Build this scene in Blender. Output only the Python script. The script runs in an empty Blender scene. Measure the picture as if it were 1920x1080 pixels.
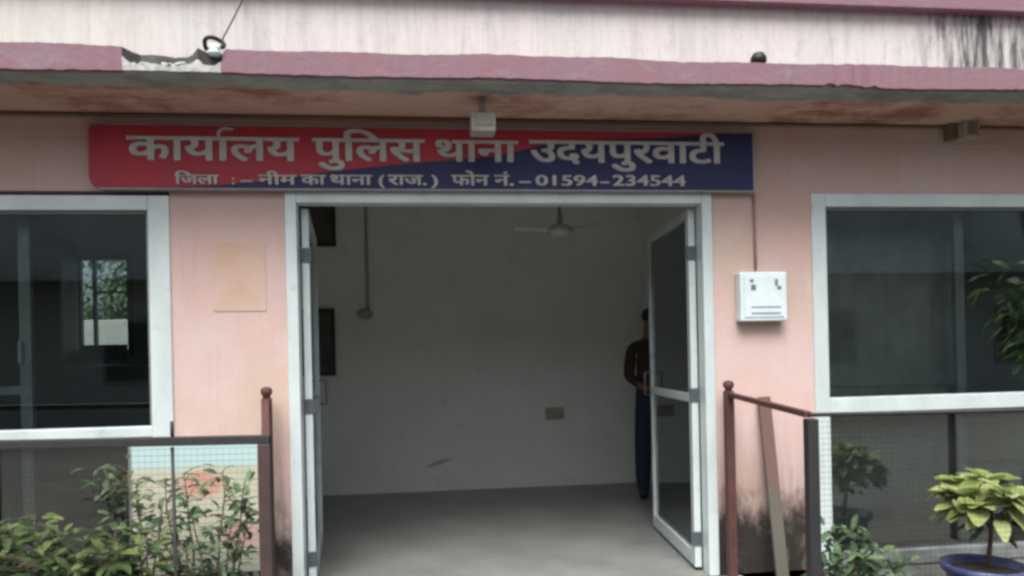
import bpy, bmesh, math, random
from mathutils import Vector, Matrix
R = math.radians
random.seed(7)
S = bpy.context.scene
COL = S.collection

# ------------------------------------------------------------------ camera
F_PX, YAW, ROLL = 1400.0, math.atan(1400 / 11740), 0.022
PX0, PY0 = 960.0, 665.0
CAM = Vector((-4.118 * math.tan(YAW), -4.118, 1.289))
cd = bpy.data.cameras.new('camera')
cam = bpy.data.objects.new('camera', cd); COL.objects.link(cam)
cam.location = CAM
cam.matrix_world = Matrix.Translation(CAM) @ Matrix.Rotation(-YAW, 4, 'Z') @ Matrix.Rotation(R(90), 4, 'X') @ Matrix.Rotation(-ROLL, 4, 'Z')
cd.sensor_width = 36; cd.lens = F_PX / 1920 * 36
cd.shift_y = (PY0 - 540) / 1920
cd.clip_start = 0.05; cd.clip_end = 500
S.camera = cam

def at(px, py, Y):
    """the point of the plane y = Y that the photograph shows at pixel px, py"""
    a, b = px - PX0, PY0 - py
    u = a * math.cos(ROLL) + b * math.sin(ROLL); v = -a * math.sin(ROLL) + b * math.cos(ROLL)
    d = Vector((math.sin(YAW) * F_PX + math.cos(YAW) * u, math.cos(YAW) * F_PX - math.sin(YAW) * u, v))
    return CAM + d * ((Y - CAM.y) / d.y)

# ------------------------------------------------------------------ sky, sun, exposure
SUN_EL, SUN_AZ = R(58), R(194)          # azimuth from +Y towards +X
w = bpy.data.worlds.new('World'); S.world = w; w.use_nodes = True
wn = w.node_tree
bg = wn.nodes['Background']
sky = wn.nodes.new('ShaderNodeTexSky'); sky.sky_type = 'NISHITA'; sky.sun_disc = False
sky.sun_elevation = SUN_EL; sky.sun_rotation = SUN_AZ
sky.air_density = 0.8; sky.dust_density = 5.0; sky.ozone_density = 0.6
hs = wn.nodes.new('ShaderNodeHueSaturation'); hs.inputs['Saturation'].default_value = 0.5
wn.links.new(sky.outputs[0], hs.inputs['Color']); wn.links.new(hs.outputs[0], bg.inputs['Color'])
bg.inputs['Strength'].default_value = 0.09
sl = bpy.data.lights.new('sun', 'SUN'); sl.energy = 2.0; sl.angle = R(38); sl.color = (1, 0.97, 0.93)
sun = bpy.data.objects.new('sun', sl); COL.objects.link(sun)
sd = Vector((math.sin(SUN_AZ) * math.cos(SUN_EL), math.cos(SUN_AZ) * math.cos(SUN_EL), math.sin(SUN_EL)))
sun.rotation_euler = sd.to_track_quat('Z', 'Y').to_euler()
S.view_settings.view_transform = 'Standard'; S.view_settings.look = 'None'
S.view_settings.gamma = 1.0; S.view_settings.exposure = 1.3
S.cycles.filter_width = 3.0
S.cycles.max_bounces = 10; S.cycles.transparent_max_bounces = 16
S.cycles.caustics_reflective = False; S.cycles.caustics_refractive = False

# ------------------------------------------------------------------ materials
class NM:
    def __init__(s, name):
        s.m = bpy.data.materials.new(name); s.m.use_nodes = True
        s.t = s.m.node_tree; s.b = s.t.nodes['Principled BSDF']
        s.tc = s.t.nodes.new('ShaderNodeTexCoord')
    def n(s, k, **kw):
        x = s.t.nodes.new(k)
        for a, v in kw.items(): setattr(x, a, v)
        return x
    def l(s, a, b): s.t.links.new(a, b)
    def coord(s, scale=(1, 1, 1), loc=(0, 0, 0)):
        mp = s.n('ShaderNodeMapping'); mp.inputs['Scale'].default_value = scale; mp.inputs['Location'].default_value = loc
        s.l(s.tc.outputs['Object'], mp.inputs['Vector']); return mp.outputs[0]
    def noise(s, sc=5, det=6, rough=.6, scale=(1, 1, 1), loc=(0, 0, 0), dist=0):
        x = s.n('ShaderNodeTexNoise'); x.inputs['Scale'].default_value = sc; x.inputs['Detail'].default_value = det
        x.inputs['Roughness'].default_value = rough; x.inputs['Distortion'].default_value = dist
        s.l(s.coord(scale, loc), x.inputs['Vector']); return x.outputs['Fac']
    def ramp(s, fac, a, b, va=0.0, vb=1.0):
        x = s.n('ShaderNodeMapRange'); x.clamp = True
        for k, v in (('From Min', a), ('From Max', b), ('To Min', va), ('To Max', vb)): x.inputs[k].default_value = v
        s.l(fac, x.inputs['Value']); return x.outputs[0]
    def math(s, op, a, b=None):
        x = s.n('ShaderNodeMath', operation=op)
        for i, v in enumerate((a, b)):
            if v is None: continue
            if isinstance(v, (int, float)): x.inputs[i].default_value = v
            else: s.l(v, x.inputs[i])
        return x.outputs[0]
    def mix(s, fac, a, b):
        x = s.n('ShaderNodeMix', data_type='RGBA')
        for i, v in ((0, fac), (6, a), (7, b)):
            if isinstance(v, (int, float)): x.inputs[i].default_value = v
            elif isinstance(v, tuple): x.inputs[i].default_value = (*v, 1)
            else: s.l(v, x.inputs[i])
        return x.outputs[2]
    def sep(s):
        x = s.n('ShaderNodeSeparateXYZ'); s.l(s.tc.outputs['Object'], x.inputs[0]); return x.outputs
    def col(s, c):
        if isinstance(c, tuple): s.b.inputs['Base Color'].default_value = (*c, 1)
        else: s.l(c, s.b.inputs['Base Color'])
        return s
    def rough(s, r, metal=0, spec=.5):
        s.b.inputs['Roughness'].default_value = r; s.b.inputs['Metallic'].default_value = metal
        s.b.inputs['Specular IOR Level'].default_value = spec; return s
    def bump(s, h, strength=.3, dist=.01):
        x = s.n('ShaderNodeBump'); x.inputs['Strength'].default_value = strength; x.inputs['Distance'].default_value = dist
        s.l(h, x.inputs['Height']); s.l(x.outputs[0], s.b.inputs['Normal']); return s

def simple(name, c, r=.6, metal=0, var=.25, sc=12, c2=None, bump=.15):
    q = NM(name); f = q.ramp(q.noise(sc), .35, .68)
    d = c2 or tuple(x * (1 - var) for x in c)
    q.col(q.mix(f, c, d)).rough(r, metal)
    if bump: q.bump(q.noise(sc * 6, 4), bump, .003)
    return q.m

# old pink distemper, with mould creeping up from the ground and streaks
q = NM('pink_distemper'); z = q.sep()
base = q.mix(q.ramp(q.noise(2.2, 5), .38, .66), (.57, .40, .365), (.57, .455, .44))
base = q.mix(q.ramp(q.noise(1.3, 6, loc=(3, 0, 1)), .5, .72), base, (.50, .395, .31))
base = q.mix(q.math('MULTIPLY', q.ramp(q.noise(3.4, 9, .75, loc=(9, 0, 4)), .55, .66), .55), base, (.60, .50, .475))
base = q.mix(q.math('MULTIPLY', q.ramp(q.noise(17, 8, .8, loc=(5, 0, 2)), .60, .68), .45), base, (.40, .27, .225))
base = q.mix(q.math('MULTIPLY', q.ramp(q.noise(55, 4, .7), .45, .75), .25), base, (.42, .30, .27))
strk = q.noise(9, 6, .65, scale=(2.6, 1, .22))
base = q.mix(q.math('MULTIPLY', q.ramp(strk, .56, .78), .35), base, (.36, .25, .20))
hgt = q.math('SUBTRACT', z[2], q.math('MULTIPLY', q.noise(4.5, 8, .72, scale=(1.5, 1, .75)), .62))
mould = q.ramp(hgt, .16, -.02)
base = q.mix(q.math('MULTIPLY', q.math('MULTIPLY', q.ramp(hgt, .62, .05), q.ramp(strk, .15, .75)), .85), base, (.16, .105, .085))
base = q.mix(q.math('MULTIPLY', mould, q.ramp(q.noise(6, 9, .78, scale=(1.3, 1, .8), loc=(0, 0, 6)), .34, .50, .55, .97)), base, (.020, .020, .018))
q.col(base).rough(.9, 0, .2).bump(q.noise(60, 5), .25, .004); PINK = q.m

# whitewashed parapet wall, thin grey rain streaks, black algae at the right
q = NM('whitewash'); z = q.sep()
base = q.mix(q.ramp(q.noise(1.6, 6), .38, .7), (.50, .495, .49), (.525, .48, .475))
s1 = q.noise(5, 8, .75, scale=(3.2, 1, .22), dist=.6); s2 = q.noise(11, 8, .75, scale=(1.2, 1, .7), loc=(4, 0, 2))
base = q.mix(q.math('MULTIPLY', q.ramp(s1, .44, .70), .65), base, (.33, .315, .305))
base = q.mix(q.math('MULTIPLY', q.ramp(s2, .52, .72), .5), base, (.27, .255, .24))
right = q.math('ADD', z[0], q.math('MULTIPLY', q.noise(3, 6, .7), .9))
alg = q.math('MULTIPLY', q.ramp(right, 2.85, 3.15), q.ramp(q.noise(5, 7, .72, scale=(3.2, 1, .35), loc=(1, 0, 0)), .40, .56))
base = q.mix(q.math('MULTIPLY', alg, .95), base, (.05, .06, .062))
left = q.math('SUBTRACT', z[0], q.math('MULTIPLY', q.noise(3, 6), 1.2))
base = q.mix(q.math('MULTIPLY', q.ramp(left, -2.3, -3.2), .35), base, (.50, .52, .44))
q.col(base).rough(.9, 0, .2).bump(q.noise(40, 5), .3, .006); WHITE = q.m

# mauve painted fascia, worn
q = NM('mauve_paint')
base = q.mix(q.ramp(q.noise(3, 6), .35, .7), (.22, .122, .15), (.20, .135, .165))
base = q.mix(q.math('MULTIPLY', q.ramp(q.noise(5, 8, .75, scale=(.7, 1, 2)), .54, .68), .75), base, (.22, .20, .20))
q.col(base).rough(.85, 0, .2).bump(q.noise(30, 6), .5, .008); MAUVE = q.m

# soffit: bare grey cement towards the drip edge, flaking salmon and brick red paint behind
q = NM('soffit_plaster'); z = q.sep()
edge = q.math('ADD', z[1], q.math('MULTIPLY', q.noise(4, 7, .65, scale=(1, 1, 1)), .22))
cem = q.mix(q.ramp(q.noise(6, 6), .4, .65), (.36, .385, .38), (.25, .255, .26))
sal = q.mix(q.ramp(q.noise(2.5, 5), .4, .65), (.62, .42, .365), (.54, .36, .295))
pt = q.math('ADD', q.math('MULTIPLY', q.noise(7, 9, .78, loc=(2, 3, 0), scale=(.7, 1.4, 1), dist=.5), .6), q.math('MULTIPLY', q.noise(1.1, 3, .5, loc=(.35, 0, 0)), .7))
sal = q.mix(q.ramp(pt, .67, .80), sal, (.33, .145, .11))
sal = q.mix(q.ramp(q.noise(16, 8, .8, loc=(7, 0, 0)), .58, .68), sal, (.38, .30, .25))
base = q.mix(q.ramp(edge, -.30, -.275), cem, sal)
q.col(base).rough(.92, 0, .2).bump(q.noise(25, 6), .5, .008); SOFFIT = q.m

# powder coated aluminium with grime
q = NM('painted_aluminium')
base = q.mix(q.ramp(q.noise(4, 6, .6, scale=(1, 1, .5)), .4, .7), (.60, .68, .69), (.48, .57, .57))
base = q.mix(q.math('MULTIPLY', q.ramp(q.noise(14, 6, .7), .58, .75), .5), base, (.26, .28, .27))
q.col(base).rough(.42, .15, .5); ALU = q.m
HINGE = simple('hinge_steel', (.10, .12, .14), .5, .4)
GRIMY = simple('grimy_aluminium', (.22, .24, .24), .6, .1, var=.5, sc=8)
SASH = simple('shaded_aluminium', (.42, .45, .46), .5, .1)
DARKALU = simple('dull_aluminium', (.20, .225, .235), .5, .2)

def glass(name, tint, refl):
    m = bpy.data.materials.new(name); m.use_nodes = True; t = m.node_tree; t.nodes.clear()
    o = t.nodes.new('ShaderNodeOutputMaterial'); mx = t.nodes.new('ShaderNodeMixShader')
    tr = t.nodes.new('ShaderNodeBsdfTransparent'); gl = t.nodes.new('ShaderNodeBsdfGlossy')
    fr = t.nodes.new('ShaderNodeFresnel'); fr.inputs['IOR'].default_value = 1.5
    mr = t.nodes.new('ShaderNodeMapRange'); mr.inputs['To Min'].default_value = refl; mr.inputs['To Max'].default_value = 1
    tr.inputs['Color'].default_value = (*tint, 1); gl.inputs['Roughness'].default_value = .015
    gl.inputs['Color'].default_value = (.9, .97, 1, 1)
    t.links.new(fr.outputs[0], mr.inputs['Value']); t.links.new(mr.outputs[0], mx.inputs[0])
    t.links.new(tr.outputs[0], mx.inputs[1]); t.links.new(gl.outputs[0], mx.inputs[2]); t.links.new(mx.outputs[0], o.inputs[0])
    return m
GLASS = glass('tinted_glass', (.84, .89, .88), .11)
DOORGLASS = glass('door_glass', (.78, .85, .84), .16)
CLEAR = glass('clear_glass', (.85, .9, .9), .0)

q = NM('hall_plaster')
base = q.mix(q.ramp(q.noise(1.5, 6), .38, .68), (.77, .80, .76), (.69, .725, .695))
base = q.mix(q.math('MULTIPLY', q.ramp(q.noise(6, 7, .72), .60, .74), .35), base, (.34, .34, .32))
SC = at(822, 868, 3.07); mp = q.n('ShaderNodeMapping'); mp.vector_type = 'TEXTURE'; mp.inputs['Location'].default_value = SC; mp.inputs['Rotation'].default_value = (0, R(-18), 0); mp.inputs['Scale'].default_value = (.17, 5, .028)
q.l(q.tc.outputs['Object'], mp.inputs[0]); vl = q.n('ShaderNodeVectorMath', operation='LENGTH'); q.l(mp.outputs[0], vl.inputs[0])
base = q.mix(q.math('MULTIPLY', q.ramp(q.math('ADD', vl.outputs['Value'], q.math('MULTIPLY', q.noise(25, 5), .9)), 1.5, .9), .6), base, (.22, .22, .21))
q.col(base).rough(.75, 0, .3).bump(q.noise(30), .15, .004); PLASTER = q.m
GREYWALL = simple('grey_wall_paint', (.62, .63, .60), .8, var=.2, sc=3)
CEIL = simple('ceiling_paint', (.72, .71, .69), .85, var=.1, sc=3)
q = NM('cement_floor')
base = q.mix(q.ramp(q.noise(2, 7, .65), .35, .68), (.235, .245, .235), (.155, .16, .15))
base = q.mix(q.math('MULTIPLY', q.ramp(q.noise(9, 7, .7), .56, .72), .5), base, (.10, .095, .088))
q.col(base).rough(.36, 0, .5).bump(q.noise(20, 6), .15, .004); FLOOR = q.m
q = NM('dusty_ground')
base = q.mix(q.ramp(q.noise(1.2, 8, .65), .35, .68), (.085, .08, .07), (.12, .112, .095))
q.col(base).rough(.95, 0, .2).bump(q.noise(18, 8), .5, .02); GROUND = q.m
LANDING = simple('landing_cement', (.33, .33, .31), .8, var=.35, sc=4)

def flex(name, c, c2):
    q = NM(name); base = q.mix(q.ramp(q.noise(4, 5), .35, .7), c, c2)
    base = q.mix(q.math('MULTIPLY', q.ramp(q.noise(22, 6, .7), .60, .8), .4), base, (.22, .12, .12))
    q.col(base).rough(.5, 0, .4).bump(q.noise(3, 3, scale=(1, 1, 2)), .2, .02); return q.m
RED = flex('red_flex', (.44, .030, .048), (.36, .034, .055)); NAVY = flex('navy_flex', (.012, .017, .085), (.016, .024, .10))
LETTER = simple('lettering_white', (.54, .54, .53), .5, var=.22, bump=0)
SIGNFRAME = simple('sign_frame_metal', (.34, .33, .36), .5, .3)
RUST = simple('red_oxide_rust', (.105, .038, .034), .75, .1, c2=(.055, .028, .026), sc=14, bump=.5)
DRUST = simple('dark_brown_rust', (.060, .034, .032), .75, .05, c2=(.035, .026, .026), sc=16, bump=.5)
IRON = simple('dark_painted_iron', (.015, .018, .022), .65, 0, c2=(.026, .021, .021), sc=16, bump=.4)
BLACK = simple('black_rubber', (.010, .0095, .0095), .6, bump=0)
OFFWHITE = simple('aged_plastic', (.40, .39, .33), .55, var=.3)
BOXWHITE = simple('white_enamel', (.66, .76, .80), .4, var=.14, sc=9, bump=.05)
BOXGREY = simple('grey_print', (.28, .34, .37), .5, bump=0)
PATCHP = simple('patched_plaster', (.53, .355, .255), .9, c2=(.56, .43, .40), sc=5, bump=.5)
CONDUIT = simple('painted_conduit', (.36, .20, .19), .7)
CONDBROWN = simple('brown_conduit', (.20, .13, .095), .7)
WOODP = NM('weathered_plank'); z = WOODP.sep()
WOODP.col(WOODP.mix(WOODP.ramp(WOODP.math('ADD', z[2], WOODP.math('MULTIPLY', WOODP.noise(8, 5), .12)), .52, .62), (.105, .098, .08), (.13, .08, .068))).rough(.9).bump(WOODP.noise(30, 6, scale=(4, 4, .3)), .5, .005); WOODP = WOODP.m
DESK = simple('dark_wood', (.035, .028, .024), .4)
DARKTHING = simple('dark_plastic', (.025, .026, .03), .4)
PAPER = simple('paper', (.62, .63, .62), .6, var=.1)
CURTAIN = simple('grey_curtain', (.42, .43, .41), .9, var=.3, sc=5)
BITESHADE = simple('painted_shade_break', (.05, .052, .05), .95, c2=(.12, .115, .11), sc=30, bump=.8)  # dark colour paints the shade inside the ledge's broken bite
RUBBLE = simple('broken_concrete', (.52, .53, .53), .95, c2=(.25, .26, .26), sc=22, bump=.9)
POTBLUE = NM('glazed_pot'); z = POTBLUE.sep()
POTBLUE.col(POTBLUE.mix(POTBLUE.ramp(POTBLUE.noise(10, 5), .45, .6), (.045, .06, .17), (.10, .12, .22))).rough(.35); POTBLUE = POTBLUE.m
SOIL = simple('soil', (.045, .035, .028), .95, sc=40, bump=.9)
BARK = simple('bark', (.11, .085, .06), .95, sc=20, bump=.8)

def leafmat(name, c1, c2, c3, sc=9):
    q = NM(name); oi = q.n('ShaderNodeNewGeometry')
    f = q.n('ShaderNodeValToRGB'); q.l(oi.outputs['Random Per Island'], f.inputs[0])
    e = f.color_ramp.elements; e[0].color = (*c1, 1); e[1].color = (*c3, 1); x = e.new(.55); x.color = (*c2, 1)
    q.col(q.mix(q.math('MULTIPLY', q.ramp(q.noise(sc * 6, 3), .45, .65), .4), f.outputs[0], c1)).rough(.6, 0, .3)
    tr = q.n('ShaderNodeBsdfTranslucent'); mx = q.n('ShaderNodeMixShader'); mx.inputs[0].default_value = .28
    q.l(f.outputs[0], tr.inputs[0]); out = q.t.nodes['Material Output']
    q.l(q.b.outputs[0], mx.inputs[1]); q.l(tr.outputs[0], mx.inputs[2]); q.l(mx.outputs[0], out.inputs[0]); return q.m
LEAF_Y = leafmat('yellowish_leaf', (.045, .085, .035), (.085, .135, .048), (.19, .235, .075))
LEAF_G = leafmat('dull_green_leaf', (.04, .075, .04), (.09, .14, .065), (.20, .25, .13))
LEAF_D = leafmat('deep_green_leaf', (.03, .07, .035), (.07, .13, .055), (.18, .26, .13))
LEAF_C = leafmat('variegated_leaf', (.12, .19, .05), (.27, .33, .10), (.47, .49, .26), 14)
LEAF_T = leafmat('tree_leaf', (.03, .06, .02), (.055, .105, .03), (.09, .15, .045))

# ------------------------------------------------------------------ mesh helpers
class MB:
    def __init__(s): s.v, s.f, s.mi = [], [], []
    def add(s, vs, fs, mi=0):
        o = len(s.v); s.v += [tuple(x) for x in vs]; s.f += [tuple(i + o for i in f) for f in fs]; s.mi += [mi] * len(fs); return s
    def box(s, x0, x1, y0, y1, z0, z1, mi=0):
        v = [(x, y, z) for x in (x0, x1) for y in (y0, y1) for z in (z0, z1)]
        return s.add(v, [(0, 1, 3, 2), (4, 6, 7, 5), (0, 4, 5, 1), (2, 3, 7, 6), (0, 2, 6, 4), (1, 5, 7, 3)], mi)
    def hexa(s, a, b, wx, wy, mi=0):
        """square bar from a to b; half widths wx, wy"""
        a, b = Vector(a), Vector(b); d = (b - a).normalized()
        r = d.cross(Vector((0, 1, 0)) if abs(d.y) < .9 else Vector((1, 0, 0))).normalized(); u = r.cross(d).normalized()
        v = []
        for p in (a, b):
            for i, j in ((-1, -1), (1, -1), (1, 1), (-1, 1)): v.append(p + r * wx * i + u * wy * j)
        return s.add(v, [(0, 1, 2, 3), (7, 6, 5, 4), (0, 4, 5, 1), (1, 5, 6, 2), (2, 6, 7, 3), (3, 7, 4, 0)], mi)
    def tube(s, pts, rad, n=10, mi=0, closed=False):
        pts = [Vector(p) for p in pts]; m = len(pts)
        rad = rad if isinstance(rad, (list, tuple)) else [rad] * m
        vs = []; ref = Vector((.13, .31, .94))
        for i, p in enumerate(pts):
            d = (pts[(i + 1) % m] - pts[i - 1]) if closed else (pts[min(i + 1, m - 1)] - pts[max(i - 1, 0)])
            d.normalize()
            a = d.cross(ref if abs(d.dot(ref)) < .95 else Vector((1, 0, 0))).normalized(); b = d.cross(a)
            for k in range(n):
                t = 2 * math.pi * k / n; vs.append(p + (a * math.cos(t) + b * math.sin(t)) * rad[i])
        fs = []
        for i in range(m if closed else m - 1):
            for k in range(n):
                j = (i + 1) % m; fs.append((i * n + k, i * n + (k + 1) % n, j * n + (k + 1) % n, j * n + k))
        if not closed: fs += [tuple(range(n))[::-1], tuple((m - 1) * n + k for k in range(n))]
        return s.add(vs, fs, mi)
    def lathe(s, c, prof, n=28, mi=0):
        c = Vector(c); vs = []
        for r, h in prof:
            for k in range(n):
                t = 2 * math.pi * k / n; vs.append(c + Vector((r * math.cos(t), r * math.sin(t), h)))
        m = len(prof); fs = [(i * n + k, i * n + (k + 1) % n, (i + 1) * n + (k + 1) % n, (i + 1) * n + k) for i in range(m - 1) for k in range(n)]
        return s.add(vs, fs, mi)
    def ball(s, c, rx, ry, rz, n=14, mi=0, jitter=0):
        prof = []; c = Vector(c); vs = []; m = n // 2
        for i in range(m + 1):
            p = math.pi * i / m
            for k in range(n):
                t = 2 * math.pi * k / n; j = 1 + random.uniform(-jitter, jitter)
                vs.append(c + Vector((rx * math.sin(p) * math.cos(t) * j, ry * math.sin(p) * math.sin(t) * j, rz * math.cos(p) * j)))
        fs = [(i * n + k, (i + 1) * n + k, (i + 1) * n + (k + 1) % n, i * n + (k + 1) % n) for i in range(m) for k in range(n)]
        return s.add(vs, fs, mi)
    def slab(s, poly, y0, y1, mi=0):
        """polygon in x,z (counter-clockwise from the front) given depth y0 (front) .. y1 (back)"""
        n = len(poly); v = [(x, y0, z) for x, z in poly] + [(x, y1, z) for x, z in poly]
        return s.add(v, [tuple(range(n)), tuple(range(2 * n - 1, n - 1, -1))] + [((i + 1) % n, i, n + i, n + (i + 1) % n) for i in range(n)], mi)
    def leaf(s, p, d, up, L, W, curl=.25, mi=0, seg=3):
        """a folded, drooping leaf blade"""
        p, d = Vector(p), Vector(d).normalized(); sd = d.cross(Vector(up))
        sd = sd.normalized() if sd.length > 1e-4 else Vector((1, 0, 0)); u = sd.cross(d).normalized(); vs = []
        for i in range(seg + 1):
            t = i / seg; wv = W * (math.sin(math.pi * (t * .88 + .06)) ** .8) * .5; c = p + d * L * t - u * (curl * L * t * t)
            vs += [c - sd * wv + u * wv * .35, c, c + sd * wv + u * wv * .35]
        fs = []
        for i in range(seg): a = i * 3; fs += [(a, a + 1, a + 4, a + 3), (a + 1, a + 2, a + 5, a + 4)]
        return s.add(vs, fs, mi)
    def build(s, name, mats, parent=None, smooth=False, bevel=0, label=None):
        me = bpy.data.meshes.new(name); me.from_pydata(s.v, [], s.f)
        for m in (mats if isinstance(mats, list) else [mats]): me.materials.append(m)
        me.polygons.foreach_set('material_index', s.mi)
        if smooth: me.polygons.foreach_set('use_smooth', [True] * len(s.f))
        bm = bmesh.new(); bm.from_mesh(me); bmesh.ops.recalc_face_normals(bm, faces=bm.faces) if not name in ('foliage',) else None
        bm.to_mesh(me); bm.free(); me.update()
        o = bpy.data.objects.new(name, me); COL.objects.link(o)
        if parent is not None:
            o.parent = parent
            r = parent
            while r.parent: r = r.parent
            if parent is r: o.location = -r.location
        if bevel:
            b = o.modifiers.new('bevel', 'BEVEL'); b.width = bevel; b.segments = 2; b.limit_method = 'ANGLE'
        if label: o['label'] = label
        return o

def thing(name, label, cat, loc=(0, 0, 0), group=None):
    o = bpy.data.objects.new(name, None); o.empty_display_size = .1; COL.objects.link(o); o.location = loc
    return tag(o, label, cat, group)
def tag(o, label, cat, group=None):
    o['label'] = label; o['category'] = cat
    if group: o['group'] = group
    return o
def struct(o): o['kind'] = 'structure'; return o

# ------------------------------------------------------------------ setting
b = MB(); b.box(-60, 60, -60, 60, -.6, -.2); struct(b.build('ground', GROUND))
b = MB(); b.box(-1.32, 1.30, -1.6, -.004, -.196, -.004); struct(b.build('landing', LANDING, bevel=.01))

# ------------------------------------------------------------------ the building
B = thing('office_building', 'pink single storey office with mauve ledge, whitewashed parapet and open double doors', 'building', (0, 1, -.2))
WX0, WX1 = -6.0, 6.0                    # front wall
LW0, LW1 = -3.55, -1.80                 # left window opening
DX0, DX1 = -1.208, 1.168                # door opening
RW0, RW1 = 1.772, 4.30                  # right window opening
HEAD = 2.19; SOF = 2.592; CT = 2.707
b = MB()
for x0, x1 in ((WX0, LW0), (LW1, DX0), (DX1, RW0), (RW1, WX1)): b.box(x0, x1, 0, .20, -.2, HEAD)
b.box(WX0, WX1, 0, .20, HEAD, SOF)
b.box(LW0, LW1, 0.03, .20, -.2, .0); b.box(RW0, RW1, 0.03, .20, -.2, .0)
b.build('front_wall', PINK, B)
# thin plaster band under the ledge, either side of the sign
b = MB(); b.box(WX0, WX1, -.016, -.002, 2.47, 2.589); b.build('plaster_band', PINK, B, bevel=.004)
# whitewashed wall above the ledge
b = MB(); b.box(WX0, WX1, 0, .2, CT - .02, 4.2); b.build('parapet_wall', WHITE, B)
# ledge slab with worn front edge: a cut-away cross section swept along x, edge vertices jittered, a broken bite at the left
def ledge():
    b = MB(); n = 480; rng = random.Random(3); rows = []
    bx0, bx1 = at(228, 100, -.6).x, at(372, 100, -.6).x
    cx0, cx1 = at(376, 110, -.6).x, at(416, 110, -.6).x
    ex0, ex1 = at(1545, 140, -.6).x, at(1640, 140, -.6).x
    ph = [rng.uniform(0, 6.28) for _ in range(8)]
    for i in range(n + 1):
        x = WX0 + (WX1 - WX0) * i / n
        wob = .004 * math.sin(x * 3.1 + ph[0]) + .003 * math.sin(x * 9.7 + ph[1]) + rng.uniform(-.0022, .0022)
        top = CT + wob; bot = 2.598 + .004 * math.sin(x * 4.3 + ph[2]) + rng.uniform(-.002, .002); fy = -.6 + .004 * math.sin(x * 5 + ph[3]) + rng.uniform(-.002, .002)
        ymid = fy; bite = 0
        if bx0 < x < bx1:
            t = (x - bx0) / (bx1 - bx0); bite = min(1, math.sin(math.pi * t) * 2.2)
        if cx0 < x < cx1:
            t = (x - cx0) / (cx1 - cx0); bite = .9 * min(1, math.sin(math.pi * t) * 2)
        if ex0 < x < ex1: fy += rng.uniform(-.004, .012); bot += rng.uniform(0, .012)
        yt = fy + bite * (.085 + .012 * math.sin(x * 31) + rng.uniform(-.004, .004)); topb = top - bite * (.006 + .005 * math.sin(x * 23 + 1) + rng.uniform(-.002, .002))
        zl = bot + (.030 + .006 * math.sin(x * 40) + rng.uniform(-.003, .003)) * bite + .063 * (1 - bite)
        rows.append([(x, -.001, topb), (x, yt, topb), (x, yt + .004 * bite, zl), (x, fy, zl - .004), (x, fy, bot), (x, fy + .03, bot - .002), (x, fy + .045, SOF + .012), (x, fy + .06, SOF + .006), (x, -.001, SOF)])
    vs = [p for r in rows for p in r]; k = 9; fs = []; mi = []
    for i in range(n):
        xm = (rows[i][0][0] + rows[i + 1][0][0]) / 2
        br = bx0 - .01 < xm < bx1 + .01 or cx0 < xm < cx1
        for j in range(k - 1):
            fs.append((i * k + j, (i + 1) * k + j, (i + 1) * k + j + 1, i * k + j + 1))
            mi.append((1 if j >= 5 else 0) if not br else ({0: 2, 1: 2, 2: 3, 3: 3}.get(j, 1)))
    fs += [tuple(range(k)), tuple(n * k + j for j in range(k - 1, -1, -1))]; mi += [0, 0]
    b.v, b.f, b.mi = vs, fs, mi
    return b.build('ledge', [MAUVE, SOFFIT, BITESHADE, RUBBLE], B, label='mauve edged ledge with a broken bite at its left')
ledge()
b = MB()
x0 = at(245, 100, -.6).x; x1 = at(362, 100, -.6).x
rng = random.Random(5)
for i in range(26):
    x = rng.uniform(x0, x1); r = rng.uniform(.006, .016)
    b.ball((x, -.575 + rng.uniform(-.012, .03), 2.630 + rng.uniform(-.004, .008)), r * 1.5, r, r * .7, 8, 0, .25)
b.build('rubble', RUBBLE, B)
# mauve coping band higher up the wall
zb = at(1900, 21, -.07).z
b = MB(); b.box(WX0, WX1, -.07, -.002, zb, zb + .18); b.build('upper_band', MAUVE, B, bevel=.006)
# conduit that runs along the junction of soffit and wall
b = MB(); b.tube([(WX0, -.03, 2.578), (-2.5, -.03, 2.575), (-1, -.03, 2.579), (.5, -.03, 2.576), (2, -.03, 2.58), (WX1, -.03, 2.578)], .009, 8)
b.build('ceiling_conduit', CONDBROWN, B, True)
# rooms
b = MB()
b.box(-6, -1.70, 3.04, 3.2, 2.28, 2.95); b.box(-6, -3.62, 3.04, 3.2, 0, 2.28); b.box(-3.10, -1.70, 3.04, 3.2, 0, 2.28); b.box(-3.62, -3.10, 3.04, 3.2, 0, 1.36)
b.box(-5.98, -5.9, .2, 3.04, 0, 2.95)
b.build('left_room_wall', GREYWALL, B)
b = MB(); b.box(-1.70, 1.68, 3.07, 3.2, 0, 2.95); b.box(-1.80, -1.70, .2, 3.04, 0, 2.95); b.box(1.68, 1.76, .2, 3.2, 0, 2.95)
b.build('hall_wall', PLASTER, B)
b = MB(); b.box(1.76, 6, 2.5, 2.62, 0, 2.95); b.box(5.9, 5.98, .2, 2.5, 0, 2.95); b.build('right_room_wall', GREYWALL, B)
b = MB(); b.box(-6, 6, .0, 3.2, -.19, 0); b.build('floor', FLOOR, B)
b = MB(); b.box(-6, 6, .2, 3.2, 2.95, 3.05); b.build('ceiling', CEIL, B)
b = MB(); b.box(-6, 6, 3.2, 3.4, 2.6, 4.2); b.box(-6.2, -6, 0, 3.4, -.2, 4.2); b.box(6, 6.2, 0, 3.4, -.2, 4.2); b.build('outer_wall', PINK, B)
b = MB(); b.box(-6, 6, .2, 3.2, 3.1, 3.22); b.build('roof', SOFFIT, B)
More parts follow.
